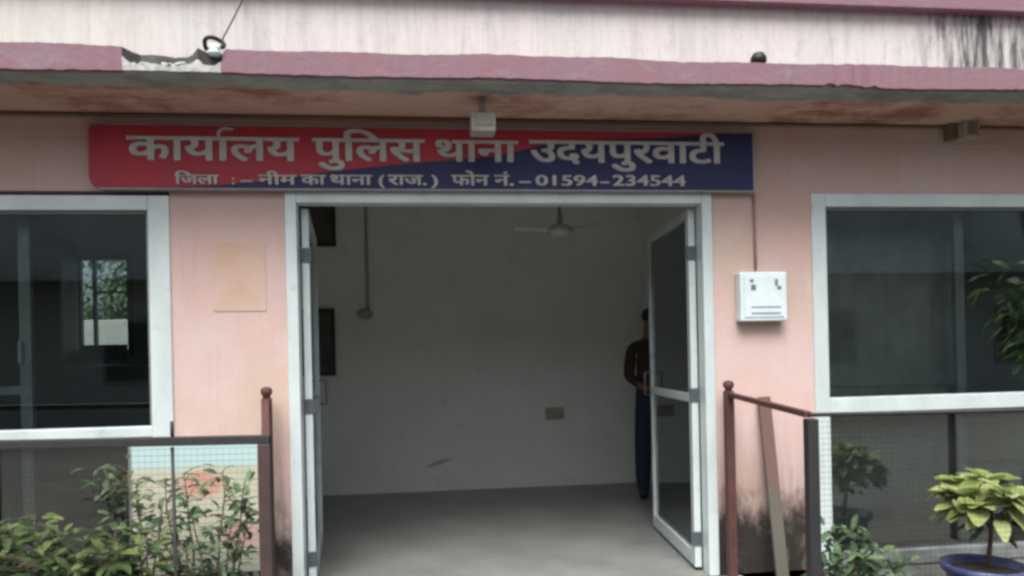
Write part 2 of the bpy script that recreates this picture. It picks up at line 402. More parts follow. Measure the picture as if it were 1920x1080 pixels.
# back window of the left room
bw = MB()
for x0, x1, z0, z1 in ((-3.62, -3.56, 1.36, 2.28), (-3.16, -3.10, 1.36, 2.28), (-3.56, -3.16, 1.36, 1.41), (-3.56, -3.16, 2.23, 2.28), (-3.455, -3.435, 1.41, 2.23), (-3.435, -3.16, 1.93, 1.945)): bw.box(x0, x1, 3.06, 3.12, z0, z1)
bwo = bw.build('window', DARKALU, B, label='small bright back window seen through the dark left room')
b = MB(); b.box(-3.56, -3.16, 3.088, 3.092, 1.41, 2.23); b.build('pane', CLEAR, bwo)

def window(x0, x1, zmid0, zmid1, top, jl, jr, lab):
    """full height aluminium glazing with a mid rail: frame > panes, rail"""
    y0, y1 = -.012, .085; t = .078
    m = MB(); m.box(x0, x0 + jl, y0, y1, 0, top); m.box(x1 - jr, x1, y0, y1, 0, top); m.box(x0 + jl, x1 - jr, y0, y1, top - t, top)
    fr = m.build('window', ALU, B, bevel=.004, label=lab)
    m = MB(); m.box(x0 + jl, x1 - jr, y0 + .003, y1, 0, .085); m.build('bottom_rail', GRIMY, fr, bevel=.004)
    # inner glazing bead
    m = MB(); e = .016
    for za, zb_ in ((.085, zmid0), (zmid1, top - t)):
        m.box(x0 + jl, x0 + jl + e, .012, .06, za, zb_); m.box(x1 - jr - e, x1 - jr, .012, .06, za, zb_); m.box(x0 + jl + e, x1 - jr - e, .012, .06, zb_ - e, zb_)
    m.build('glazing_bead', DARKALU, fr)
    m = MB(); m.box(x0 + jl, x1 - jr, y0 + .003, y1, zmid0, zmid1); m.build('rail', ALU, fr, bevel=.004)
    for za, zb_ in ((.085, zmid0), (zmid1, top - t)):
        m = MB(); m.box(x0 + jl + .002, x1 - jr - .002, .033, .038, za + .002, zb_ - .002); m.build('pane', GLASS, fr)
    return fr
wl = window(LW0, LW1, .900, .955, 2.166, .10, .108, 'aluminium window left of the door, its lower half behind the shrubs')
wr = window(RW0, RW1, .905, .995, 2.19, .088, .088, 'aluminium window right of the door, with a grey curtain inside')
# inner sliding sash of the left window and its latch
b = MB(); xm = at(50, 600, .17).x; zc = at(30, 733, .17).z
b.box(xm - .03, xm + .03, .15, .19, 0, 2.18); b.box(-3.6, xm - .03, .152, .188, zc - .02, zc + .025); b.box(-3.6, xm - .03, .152, .188, 2.10, 2.16)
sash = b.build('inner_partition', SASH, B, bevel=.003)
b = MB(); b.box(xm - .025, xm - .005, .12, .15, 1.30, 1.42); b.build('handle', ALU, sash, bevel=.004)
# inner mullion of the right window
b = MB(); xm = at(1797, 600, .17).x
b.box(xm - .03, xm + .03, .15, .19, 0, 2.18); b.box(xm + .03, xm + 1.0, .152, .188, .91, .97); b.build('inner_partition', SASH, B, bevel=.003)

# door frame and leaves
b = MB(); y0, y1 = -.014, .085; jw = .060; ti = 2.128
b.box(DX0, DX0 + jw, y0, y1, 0, HEAD); b.box(DX1 - jw, DX1, y0, y1, 0, HEAD); b.box(DX0 + jw, DX1 - jw, y0, y1, ti, HEAD)
b.build('door_frame', ALU, B, bevel=.004)
def door(hinge, ang, sgn, lab):
    """leaf drawn along +x from its hinge, then swung; sgn = which face the latch is on"""
    L, T, st, z0, z1 = 1.075, .04, .062, .022, 2.118
    M = Matrix.Translation(Vector((hinge[0], hinge[1], 0))) @ Matrix.Rotation(ang, 4, 'Z')
    def put(m, name, mat, par, **k):
        m.v = [tuple(M @ Vector(p)) for p in m.v]; return m.build(name, mat, par, **k)
    m = MB(); h = T / 2
    m.box(0, st, -h, h, z0, z1); m.box(L - .042, L, -h, h, z0, z1); m.box(st, L - .042, -h, h, z1 - .045, z1); m.box(st, L - .042, -h, h, z0, z0 + .085); m.box(st, L - .042, -h, h, .985, 1.035)
    leaf = put(m, 'door', ALU, B, bevel=.003, label=lab)
    for za, zb_ in ((z0 + .085, .985), (1.035, z1 - .045)):
        m = MB(); m.box(st, L - .042, -.003, .003, za, zb_); put(m, 'pane', DOORGLASS, leaf)
    for zz in (.19, 1.03, 1.86):
        m = MB(); m.box(-.008, .010, -h - .010, h + .010, zz - .04, zz + .04); put(m, 'hinge', HINGE, leaf, bevel=.002)
    m = MB(); m.tube([(L - .03, sgn * h, .98), (L - .03, sgn * (h + .045), .98), (L - .03, sgn * (h + .045), 1.14), (L - .03, sgn * h, 1.14)], .008, 8); put(m, 'handle', DARKALU, leaf, smooth=True)
    return leaf
door((DX1 - jw - .025, .092), R(90) - R(4.5), 1, 'right door leaf swung inwards with two grey glass panes')
door((DX0 + jw + .028, .092), R(90) + R(5.5), -1, 'left door leaf swung inwards and seen on its edge')
# hall fittings that belong to the wall
p = at(1040, 775, 3.06); b = MB(); b.box(p.x - .09, p.x + .09, 3.045, 3.069, p.z - .055, p.z + .055)
for i in (-1, 0, 1): b.box(p.x + i * .045 - .012, p.x + i * .045 + .012, 3.038, 3.045, p.z - .02, p.z + .02)
b.build('switch_plate', OFFWHITE, B, bevel=.004)
p0 = at(685, 375, 3.0); p1 = at(685, 585, 3.0); b = MB(); b.tube([(p0.x, 3.052, 2.95), (p0.x, 3.052, p1.z)], .014, 8); cdt = b.build('wall_conduit', CURTAIN, B, True)
b = MB(); b.ball((p1.x, 3.03, p1.z - .02), .07, .04, .05, 16); b.build('socket_box', CURTAIN, cdt, True)

# ------------------------------------------------------------------ sign board
sTL, sTR, sBL, sBR = at(166, 233, -.05), at(1411, 250, -.05), at(166, 354, -.05), at(1411, 356, -.05)
sx0, sx1 = (sTL.x + sBL.x) / 2, (sTR.x + sBR.x) / 2; sz1 = (sTL.z + sTR.z) / 2; sz0 = (sBL.z + sBR.z) / 2
SG = thing('sign_board', 'long red and navy board with white Hindi lettering above the open doorway', 'sign', (0, -.04, 2.2))
b = MB(); r = .05
poly = [(sx0 + r, sz0)] + [(sx1, sz0), (sx1, sz1), (sx0 + .02, sz1), (sx0, sz1 - .02), (sx0, sz0 + r), (sx0 + .015, sz0 + .015)]
b.slab(poly, -.052, -.020); b.build('panel', RED, SG, bevel=.003)
curve_px = [(258, 354), (330, 351), (420, 346), (520, 337), (600, 324), (680, 315), (760, 307), (840, 301), (920, 294), (970, 284), (1010, 273), (1070, 265), (1150, 261), (1240, 258.5), (1300, 254), (1350, 250.5), (1411, 250.5)]
cp = [at(x, y, -.053) for x, y in curve_px]
poly = [(sx1 - .001, sz0 + .001), (sx1 - .001, min(sz1 - .002, cp[-1].z))] + [(p.x, min(p.z, sz1 - .002)) for p in cp[-2:0:-1]] + [(cp[0].x, sz0 + .001)]
b = MB(); b.slab(poly, -.0545, -.0523); b.build('navy_field', NAVY, SG)
b = MB(); b.box(sx1, sx1 + .014, -.056, -.018, sz0 - .004, sz1 + .006); b.box(sx0 - .004, sx1, -.056, -.018, sz1, sz1 + .007); b.box(sx0 + .05, sx1, -.056, -.018, sz0 - .007, sz0)
b.build('frame', SIGNFRAME, SG)
dg = bpy.context.evaluated_depsgraph_get
def glyphs(txt):
    c = bpy.data.curves.new('t', 'FONT'); c.body = txt; c.size = 1; c.resolution_u = 6
    o = bpy.data.objects.new('t', c); COL.objects.link(o)
    e = o.evaluated_get(dg()); me = e.to_mesh()
    vs = [tuple(v.co) for v in me.vertices]; fs = [tuple(p.vertices) for p in me.polygons]
    e.to_mesh_clear(); bpy.data.objects.remove(o); bpy.data.curves.remove(c); return vs, fs
def islands(n, fs):
    p = list(range(n))
    def f(i):
        while p[i] != i: p[i] = p[p[i]]; i = p[i]
        return i
    for q_ in fs:
        for i in q_[1:]: p[f(i)] = f(q_[0])
    ids = {}; return [ids.setdefault(f(i), len(ids)) for i in range(n)]
rv, _ = glyphs('\u0928'); REF_T = max(v[1] for v in rv); REF_B = min(v[1] for v in rv)
dv, _ = glyphs('0'); DIG_T = max(v[1] for v in dv); DIG_B = min(v[1] for v in dv)
def word(mb, txt, px0, px1, ytop, ybase, bold, latin=False, Y=-.0552):
    vs, fs = glyphs(txt); isl = islands(len(vs), fs)
    a, c = at(px0, ytop, Y), at(px1, ytop, Y); zt = at((px0 + px1) / 2, ytop, Y).z; zb_ = at((px0 + px1) / 2, ybase, Y).z
    lo, hi = min(v[0] for v in vs), max(v[0] for v in vs); T, Bm = (DIG_T, DIG_B) if latin else (REF_T, REF_B)
    kx = (c.x - a.x - 2 * bold) / (hi - lo); kz = (zt - zb_ - 2 * bold * .7) / (T - Bm)
    k = 0
    for dx, dz in ((-1, -.7), (1, -.7), (1, .7), (-1, .7), (0, 0), (-1, 0), (1, 0)):
        out = [(a.x + bold + (v[0] - lo) * kx + dx * bold, Y - .00012 * (k * 7 + isl[i] % 7), zb_ + bold * .7 + (v[1] - Bm) * kz + dz * bold * .7) for i, v in enumerate(vs)]
        mb.add(out, fs); k += 1
b = MB(); BD = .0062
word(b, '\u0915\u093e\u092f\u093e\u0932\u092f', 237, 561, 256, 302, BD)
word(b, '\u092a\u0941\u093f\u0932\u0938', 585, 796, 259.5, 303, BD)
word(b, '\u0925\u093e\u0928\u093e', 816, 971, 262.5, 304, BD)
word(b, '\u0909\u0926\u092f\u092a\u0941\u0930\u0935\u093e\u091f\u0940', 992, 1357, 264.5, 306, BD)
# the reph stroke over the first word
pts = [(411, 257), (409, 250), (412, 244.5), (419, 241.5), (428, 241), (437, 243)]; wd = [3.4, 3.2, 3, 2.8, 2.4, 1.6]
top = []; bot = []
for i, (x, y) in enumerate(pts):
    d = Vector((pts[min(i + 1, 5)][0] - pts[max(i - 1, 0)][0], pts[min(i + 1, 5)][1] - pts[max(i - 1, 0)][1])).normalized(); n = Vector((-d.y, d.x)) * wd[i]
    top.append(at(x + n.x, y + n.y, -.0565)); bot.append(at(x - n.x, y - n.y, -.0565))
b.add(top + bot, [(i, i + 1, 6 + i + 1, 6 + i) for i in range(5)])
b.build('headline_lettering', LETTER, SG)
b = MB(); B2 = .0030
for txt, x0, x1, lat in (('\u093f\u091c\u0932\u093e', 327, 411, 0), (':', 435, 439.5, 1), ('-', 451, 474, 1), ('\u0928\u0940\u092e', 484, 556, 0), ('\u0915\u093e', 564, 611, 0), ('\u0925\u093e\u0928\u093e', 619, 698, 0),
                         ('(', 710, 721, 1), ('\u0930\u093e\u091c.', 727, 800, 0), (')', 808, 821, 1), ('\u092b\u094b\u0928', 846, 917, 0), ('\u0928\u0902.', 926, 963, 0), ('-', 973, 995, 1), ('01594', 1004, 1121, 1), ('-', 1125, 1142, 1), ('234544', 1148, 1285, 1)):
    k = (x0 - 327) / 960; word(b, txt, x0, x1, 327.5 + 1.0 * k, 345.5 + 4.5 * k, B2, lat)
b.build('small_lettering', LETTER, SG)

# ------------------------------------------------------------------ fixtures on the facade
p = at(905, 235, -.35)
LG = thing('box_light', 'pale box lamp on a short stem hanging in front of the sign', 'lamp', (p.x, -.35, SOF), 'box lamps under the ledge')
b = MB(); b.tube([(p.x - .002, -.35, SOF - .001), (p.x - .002, -.35, p.z + .055)], .017, 12); b.build('stem', OFFWHITE, LG, True)
b = MB(); b.box(p.x - .062, p.x + .062, -.405, -.295, p.z - .045, p.z + .05); bx = b.build('housing', OFFWHITE, LG, bevel=.006)
b = MB(); b.box(p.x - .045, p.x + .045, -.409, -.406, p.z - .018, p.z + .036); b.build('lens', simple('dusty_lens', (.28, .28, .23), .3), bx, bevel=.001)
p = at(1807, 246, -.08)
LG = thing('box_light', 'dim greenish box lamp on the wall above the right window', 'lamp', (p.x, -.02, p.z), 'box lamps under the ledge')
b = MB(); b.box(p.x - .082, p.x - .035, -.075, -.017, p.z - .045, p.z + .055); b.build('bracket', CONDBROWN, LG, bevel=.004)
b = MB(); b.box(p.x - .034, p.x + .062, -.13, -.017, p.z - .05, p.z + .05); bx = b.build('housing', OFFWHITE, LG, bevel=.006)
b = MB(); b.box(p.x - .012, p.x + .048, -.134, -.131, p.z - .034, p.z + .034); b.build('lens', simple('dusty_lens_green', (.21, .22, .16), .3), bx, bevel=.001)
# cable loop with white insulator
p = at(402, 86, -.55)
CB = thing('cable_loop', 'black cable loop round a white insulator on the ledge, its wire rising up the wall', 'cable', (p.x, -.55, CT))
b = MB(); b.tube([(p.x + .042 * math.cos(t), -.55 + .02 * math.sin(t * 2), p.z + .002 + .034 * math.sin(t)) for t in [math.pi * (-.15 + 1.3 * i / 16) for i in range(17)]], .010, 8); b.build('loop', BLACK, CB, True)
b = MB(); b.lathe((p.x, -.55, CT - .01), [(.0, 0), (.028, 0), (.03, .012), (.02, .02), (.026, .028), (.022, .042), (.0, .046)], 18); b.build('insulator', BOXWHITE, CB, True)
e1, e2, e3 = at(418, 72, -.5), at(436, 38, -.3), at(458, -6, -.02)
b = MB(); b.tube([p + Vector((.035, 0, .015)), e1, e2, e3], .004, 6); b.build('wire', BLACK, CB, True)
p = at(1422, 110, -.55)
b = MB(); b.lathe((p.x, -.55, CT - .012), [(0, 0), (.034, 0), (.034, .03), (.040, .034), (.039, .055), (.026, .076), (0, .083)], 20); KN = b.build('pipe_cap', BLACK, None, True)
tag(KN, 'small dark rounded cap standing on the ledge towards the right', 'pipe cap')
# white electricity box and its conduit
a, c = at(1388, 510, -.08), at(1478, 601, -.08)
EB = thing('electric_box', 'square white electric box on the pink wall right of the door', 'electric box', (a.x, 0, c.z))
b = MB(); b.box(a.x, c.x, -.075, -.002, c.z, a.z); bx = b.build('housing', BOXWHITE, EB, bevel=.008)
b = MB(); e = .022; b.box(a.x + e, c.x - e, -.081, -.0755, c.z + e, a.z - e); cv = b.build('cover', BOXWHITE, EB, bevel=.004)
W_, H_ = c.x - a.x, a.z - c.z; MARK = simple('box_mark', (.16, .20, .20), .5, bump=0)
b = MB()
b.box(a.x + .22 * W_, a.x + .32 * W_, -.0835, -.0812, a.z - .37 * H_, a.z - .26 * H_); b.box(a.x + .20 * W_, a.x + .27 * W_, -.0835, -.0812, a.z - .21 * H_, a.z - .15 * H_); b.build('dial_mark', MARK, cv); b = MB()
b.box(a.x + .73 * W_, a.x + .79 * W_, -.0835, -.0812, a.z - .28 * H_, a.z - .15 * H_); b.box(a.x + .78 * W_, a.x + .86 * W_, -.0835, -.0812, a.z - .36 * H_, a.z - .29 * H_)
b.build('dial_mark', MARK, cv)
b = MB()
for t0, t1, g in ((.70, .73, .6), (.82, .86, .62)): b.box(a.x + .22 * W_, a.x + .85 * W_, -.0832, -.0812, a.z - t1 * H_, a.z - t0 * H_)
b.build('vent_slot', BOXGREY, cv)
t0, t1 = at(1413, 358, -.012), at(1417, 508, -.012)
b = MB(); b.tube([(t0.x, -.012, sz0 - .012), (t0.x + .003, -.013, (t0.z + t1.z) / 2), (t1.x, -.012, t1.z + .006)], .0075, 8)
tag(b.build('conduit', CONDUIT, None, True), 'thin pinkish conduit running from the sign down to the white box', 'conduit')
# painted over square on the pink wall
a, c = at(398, 456, 0), at(500, 583, 0)
b = MB(); b.box(a.x, c.x, -.004, -.0015, c.z, a.z); NP = b.build('painted_over_panel', PATCHP, None, bevel=.002)
tag(NP, 'faint tan square panel painted over on the pink wall left of the door', 'panel')
# weathered plank
p0, p1 = at(1432, 744, -.035), at(1468, 1100, -.16)
PL = MB(); PL.hexa((p1.x, p1.y, 0.0), (p0.x, p0.y, p0.z), .036, .011)
tag(PL.build('plank', WOODP, None, bevel=.004), 'weathered brown plank leaning on the stained wall behind the right railing', 'plank')

# ------------------------------------------------------------------ railings
RY = -1.12
def railing(far_px, near_px, end_px, lab, near_mat):
    fx = at(*far_px, -.10); nx = at(*near_px, RY); ex = at(*end_px, RY)
    T = thing('railing', lab, 'railing', (nx.x, RY, -.2), 'iron railings beside the entrance')
    b = MB(); b.box(fx.x - .024, fx.x + .024, -.124, -.076, -.2, fx.z + .015); po = b.build('post', RUST, T, bevel=.004, label='rusty red post against the wall')
    b = MB(); b.lathe((fx.x, -.10, fx.z + .014), [(.0, .0), (.022, 0), (.019, .014), (.028, .022), (.031, .04), (.022, .056), (0, .062)], 16); b.build('finial', RUST, po, True)
    b = MB(); b.box(nx.x - .024, nx.x + .024, RY - .024, RY + .024, -.2, nx.z - .016); b.build('post', near_mat, T, bevel=.004)
    b = MB(); b.hexa((fx.x, -.126, fx.z - .005), (nx.x, RY + .02, nx.z), .013, .016); b.build('side_rail', RUST, T, bevel=.003)
    return T, nx, ex
RL, n1, e1 = railing((500, 752), (496, 824), (0, 834), 'rusty railing left of the doorway with a dark top rail, in front of shrubs', DRUST)
T = RL; b = MB(); d = (e1 - n1).normalized(); b.hexa(n1 + Vector((.022, 0, 0)), n1 + d * 2.2, .0165, .02); b.build('top_rail', IRON, T, bevel=.003)
b = MB(); b.hexa(n1 + d * 2.2 + Vector((0, 0, -.01)), n1 + d * 2.2 + Vector((0, 0, -.01 - n1.z - .2)), .02, .02); b.build('post', IRON, T, bevel=.003)
pr = at(322, 790, RY); b = MB(); b.tube([(pr.x, RY, pr.z), (pr.x, RY, n1.z + .018)], .0065, 8); b.tube([(pr.x, RY, n1.z - .018), (pr.x + .006, RY, -.2)], .0065, 8); b.build('rod', IRON, T, True)
RR, n2, e2 = railing((1366, 738), (1520, 778), (1910, 769), 'rusty railing right of the doorway with a thin rail crossing the window', IRON)
T = RR; b = MB(); d = (e2 - n2).normalized(); b.tube([n2 + Vector((-.01, 0, 0)), n2 + d * 2.4], .009, 10); b.build('top_rail', IRON, T, True)
b = MB(); b.hexa(n2 + d * 2.4 + Vector((0, 0, .0)), n2 + d * 2.4 + Vector((0, 0, -n2.z - .2)), .02, .02); b.build('post', IRON, T, bevel=.003)

def wire_mesh(T, x0, x1, z0, z1, dzdx):
    b = MB(); r = .00055; p = .024; n = int((z1 - z0) / p)
    for i in range(n): b.hexa((x0, RY, z1 - i * p), (x1, RY, z1 - i * p + dzdx * (x1 - x0)), r, r)
    for i in range(int((x1 - x0) / p)): x = x0 + i * p; b.box(x - r * .5, x + r * .5, RY + r * 1.1, RY + r * 2.1, z0, z1 + dzdx * (x - x0))
    b.build('wire_mesh', IRON, T)
wire_mesh(RL, n1.x - 2.1, n1.x - .03, -.1, n1.z - .03 + (e1.z - n1.z) / (e1.x - n1.x) * -2.1, (n1.z - e1.z) / (n1.x - e1.x))
wire_mesh(RR, n2.x + .03, n2.x + 2.3, -.1, n2.z - .03, (e2.z - n2.z) / (e2.x - n2.x))
# notice board standing behind the left railing
NY = -.30
a, c = at(246, 834, NY), at(492, 1090, NY)
NB = NM('faded_print'); z = NB.sep()
g = NB.ramp(NB.math('ADD', z[2], NB.math('MULTIPLY', NB.noise(6, 4), .05)), a.z - .115, a.z - .075)
base = NB.mix(g, NB.mix(NB.ramp(NB.noise(7, 5), .4, .62), (.36, .40, .30), (.46, .42, .35)), (.37, .51, .52))
ctr = at(378, 908, NY); vd = NB.n('ShaderNodeVectorMath', operation='DISTANCE'); mp = NB.n('ShaderNodeMapping'); mp.inputs['Scale'].default_value = (1, 0, 1.7)
NB.l(NB.tc.outputs['Object'], mp.inputs[0]); NB.l(mp.outputs[0], vd.inputs[0]); vd.inputs[1].default_value = (ctr.x, 0, ctr.z * 1.7)
base = NB.mix(NB.ramp(NB.math('ADD', vd.outputs['Value'], NB.math('MULTIPLY', NB.noise(12, 4), .05)), .16, .10), base, (.44, .25, .19))
ct2 = at(455, 1000, NY); vd2 = NB.n('ShaderNodeVectorMath', operation='DISTANCE'); NB.l(mp.outputs[0], vd2.inputs[0]); vd2.inputs[1].default_value = (ct2.x, 0, ct2.z * 1.7)
base = NB.mix(NB.ramp(vd2.outputs['Value'], .14, .08), base, (.47, .31, .29))
NB.col(base).rough(.6)
BD_ = thing('notice_board', 'pale turquoise topped board with a faded orange patch behind the left railing', 'board', (a.x, NY, -.2))
b = MB(); b.box(a.x, c.x, NY - .008, NY + .008, .25, a.z); b.build('panel', NB.m, BD_, bevel=.002)
for x, wd_ in ((a.x - .012, .012), (c.x, .010)):
    b = MB(); b.box(x, x + wd_, NY - .010, NY + .010, .25, a.z); b.build('edge_strip', DARKALU, BD_, bevel=.002)
for x in (a.x + .03, c.x - .03):
    b = MB(); b.box(x - .012, x + .012, NY - .005, NY + .005, -.2, .25); b.build('leg', DARKALU, BD_)

# ------------------------------------------------------------------ plants
def shrub(name, label, loc, pts, mat, rng, leafL, leafW, nleaf, spread, group=None, grow=.4, branchr=.006):
    """pts: branch end points (world); every branch carries leaves along its outer part"""
    T = thing(name, label, 'shrub', loc, group); base = Vector(loc); st = MB(); fo = MB()
    for e in pts:
        e = Vector(e); mid = base.lerp(e, .5) + Vector((rng.uniform(-.05, .05), rng.uniform(-.05, .05), .05))
        path = [base + Vector((rng.uniform(-.04, .04), rng.uniform(-.04, .04), 0))]
        for i in range(1, 9):
            t = i / 8; path.append((base * (1 - t) ** 2 + mid * 2 * t * (1 - t) + e * t * t) + Vector((rng.uniform(-.008, .008),) * 3))
        st.tube(path, [branchr * (1.3 - .9 * i / 8) for i in range(9)], 6)
        for k in range(nleaf):
            t = grow + (1 - grow) * (k + rng.random()) / nleaf; i = min(7, int(t * 8)); p = path[i].lerp(path[i + 1], t * 8 - i)
            # twig
            az = rng.uniform(0, 6.28); off = Vector((math.cos(az), math.sin(az), rng.uniform(-.35, .6))) * rng.uniform(.2, 1) * spread
            q_ = p + off
            if rng.random() < .35: st.tube([p, p + off * .55 + Vector((0, 0, .008)), q_], [.0025, .002, .0012], 4)
            d = Vector((off.x, off.y, off.z * .5 + rng.uniform(-.02, .03) )).normalized() + Vector((rng.uniform(-.4, .4), rng.uniform(-.4, .4), rng.uniform(-.3, .3)))
            s_ = rng.uniform(.65, 1.2); fo.leaf(q_, d, Vector((rng.uniform(-.3, .3), rng.uniform(-.5, .2), 1)), leafL * s_, leafW * s_, rng.uniform(.05, .45))
    st.build('stem', BARK, T, True); fo.build('foliage', mat, T, True); return T
rng = random.Random(11)
gy = -.80
pts = []
for x, y, dy in ((15, 985, 0), (60, 975, .1), (110, 990, -.05), (165, 1010, .05), (215, 1000, -.1), (-40, 1000, 0), (40, 1040, -.2), (120, 1050, -.15), (200, 1060, -.1), (265, 1020, 0), (-90, 1020, .1), (80, 1085, -.2), (240, 1090, -.15)):
    pts.append(at(x, y, gy + dy))
b0 = at(100, 1300, gy); shrub('leafy_shrub', 'dense yellowish green shrub in the bottom left corner', (b0.x, gy, -.2), pts, LEAF_Y, rng, .066, .036, 70, .11, 'shrubs behind the left railing', .62)
pts = []
for x, y, dy in ((195, 872, 0), (240, 880, .1), (225, 985, 0), (270, 1010, -.1), (300, 950, .05), (260, 905, .05), (180, 1060, -.1), (290, 1070, 0)): pts.append(at(x, y, gy + .12 + dy * .8))
b0 = at(265, 1300, gy + .2); shrub('sparse_shrub', 'thin grey green shrub with bare twigs between the dense shrub and the board', (b0.x, gy + .2, -.2), pts, LEAF_G, rng, .056, .027, 32, .085, 'shrubs behind the left railing', .7, .007)
pts = []
for x, y, dy in ((310, 900, 0), (345, 885, .08), (420, 882, 0), (462, 895, .05), (440, 945, .0), (360, 960, .1), (300, 985, 0), (410, 985, -.1), (350, 1020, -.1), (440, 1030, 0), (465, 960, .1), (400, 1060, -.1), (330, 1070, 0), (375, 1090, -.1)): pts.append(at(x, y, gy + .16 + dy * .8))
b0 = at(390, 1300, gy + .1); shrub('bushy_shrub', 'mid green bushy shrub in front of the turquoise topped board', (b0.x, gy + .1, -.2), pts, LEAF_D, rng, .054, .027, 30, .08, 'shrubs behind the left railing', .72)
# low shrub at the right jamb
pts = []
gy2 = -.62
for x, y, dy in ((1560, 990, 0), (1595, 985, .05), (1625, 1000, 0), (1545, 1030, 0), (1600, 1035, -.08), (1650, 1030, .05), (1570, 1065, -.05), (1640, 1075, -.05), (1690, 1055, 0), (1600, 1100, -.1)): pts.append(at(x, y, gy2 + dy))
b0 = at(1605, 1200, gy2); shrub('low_shrub', 'small green shrub at the foot of the right window jamb', (b0.x, gy2, -.2), pts, LEAF_D, rng, .075, .036, 24, .055, None, .6)
# croton in its pot
py = -.62
c0 = at(1845, 1056, py); prim = .17
PT = thing('potted_plant', 'yellow green croton in a dark blue rimmed pot below the right window', 'potted plant', (c0.x, py, -.2))
cz = c0.z
b = MB(); b.lathe((c0.x, py, 0), [(0, -.2), (.125, -.2), (.14, -.17), (.17, cz - .06), (.178, cz - .045), (.195, cz - .04), (.20, cz - .005), (.19, cz), (.178, cz - .006), (.172, cz - .04), (0, cz - .045)], 36); b.build('pot', POTBLUE, PT, True)
b = MB(); b.ball((c0.x, py, cz - .045), .168, .168, .018, 20, 0, .05); b.build('soil', SOIL, PT, True)
top = at(1858, 890, py); st = MB(); fo = MB(); rng = random.Random(21)
sb = Vector((c0.x + .02, py, cz - .05)); st.tube([sb, sb.lerp(Vector((top.x, py, top.z - .12)), .5) + Vector((.006, 0, 0)), Vector((top.x, py, top.z - .10))], [.013, .011, .009], 8)
crown = Vector((top.x, py, top.z - .11))
for br in range(11):
    az = br * 2.4 + .3; tip = crown + Vector((math.cos(az) * .15, math.sin(az) * .15, rng.uniform(-.05, .05)))
    if br == 0: tip = crown + Vector((0, 0, .08))
    st.tube([sb.lerp(crown, rng.uniform(.55, .95)), tip.lerp(crown, .4), tip], [.006, .005, .004], 6)
    for k in range(10):
        a2 = k * 2.39 + br; el = .15 + .07 * k if br == 0 else rng.uniform(-.3, 1.3)
        d = Vector((math.cos(a2), math.sin(a2), el)); d += Vector((math.cos(az), math.sin(az), 0)) * .5
        fo.leaf(tip + Vector((0, 0, -.004 * k)), d, Vector((0, -.25, 1)), rng.uniform(.10, .165), rng.uniform(.066, .10), rng.uniform(.05, .6), 0, 5)
for k in range(16):
    a2 = k * 2.4; p = crown + Vector((math.cos(a2) * .13, math.sin(a2) * .13, rng.uniform(-.10, -.02)))
    fo.leaf(p, Vector((math.cos(a2), math.sin(a2), rng.uniform(-.3, .15))), Vector((0, -.2, 1)), rng.uniform(.12, .17), rng.uniform(.06, .085), rng.uniform(.3, .7), 0, 5)
st.build('stem', BARK, PT, True); fo.build('foliage', LEAF_C, PT, True)
# lower darker leaves of the croton
fo = MB()
for k in range(34):
    a2 = rng.uniform(0, 6.28); p = crown + Vector((math.cos(a2) * .07, math.sin(a2) * .07, rng.uniform(-.20, -.05)))
    fo.leaf(p, Vector((math.cos(a2), math.sin(a2), rng.uniform(-.5, .2))), Vector((0, 0, 1)), rng.uniform(.06, .11), rng.uniform(.03, .045), .3, 0, 4)
fo.build('lower_foliage', LEAF_D, PT, True)

# ------------------------------------------------------------------ inside the hall
for y0, y1, lab, loc in ((385, 462, 'dark framed picture high on the hall wall by the left door leaf', 0), (580, 704, 'tall dark framed notice lower on the hall wall by the left door leaf', 1)):
    a, c = at(560, y0, 3.05), at(630, y1, 3.05)
    T = thing('picture_frame', lab, 'picture frame', (a.x, 3.05, c.z), 'dark frames on the hall wall')
    b = MB(); e = .025; X0, X1, Z0, Z1 = a.x, c.x, c.z, a.z
    b.box(X0, X0 + e, 3.03, 3.066, Z0, Z1); b.box(X1 - e, X1, 3.03, 3.066, Z0, Z1); b.box(X0 + e, X1 - e, 3.03, 3.066, Z0, Z0 + e); b.box(X0 + e, X1 - e, 3.03, 3.066, Z1 - e, Z1); b.build('frame', DESK, T, bevel=.003)
    b = MB(); b.box(X0 + e, X1 - e, 3.045, 3.064, Z0 + e, Z1 - e); b.build('print', simple('dark_print%d' % loc, (.10, .09, .085), .4, c2=(.04, .038, .036), sc=5, bump=0), T)
p = at(1050, 432, 1.4); FANC = simple('dusty_fan_enamel', (.56, .54, .50), .6, bump=0)
T = thing('ceiling_fan', 'brown ceiling fan hanging inside the hall', 'ceiling fan', (p.x, 1.4, 2.95))
b = MB(); b.tube([(p.x, 1.4, 2.95), (p.x, 1.4, p.z + .05)], .012, 8); b.build('rod', CONDBROWN, T, True)
b = MB(); b.lathe((p.x, 1.4, p.z), [(0, -.05), (.05, -.05), (.095, -.03), (.10, .01), (.06, .04), (.02, .05), (.02, .12), (0, .12)], 24); b.build('motor', FANC, T, True)
for k in range(3):
    t = math.pi + .15 + k * 2 * math.pi / 3; dx, dy = math.cos(t), math.sin(t); b = MB(); vs = []
    for rr, hw in ((.09, .018), (.16, .032), (.34, .038), (.36, .03)):
        for s_ in (-1, 1):
            for h in (0, .004): vs.append((p.x + dx * rr - dy * hw * s_, 1.4 + dy * rr + dx * hw * s_, p.z + .01 * s_ + h))
    fs = []
    for i in range(3): o = i * 4; fs += [(o, o + 4, o + 6, o + 2), (o + 1, o + 3, o + 7, o + 5), (o, o + 1, o + 5, o + 4), (o + 2, o + 6, o + 7, o + 3)]
    fs += [(0, 2, 3, 1), (12, 13, 15, 14)]; b.add(vs, fs); b.build('blade', FANC, T)

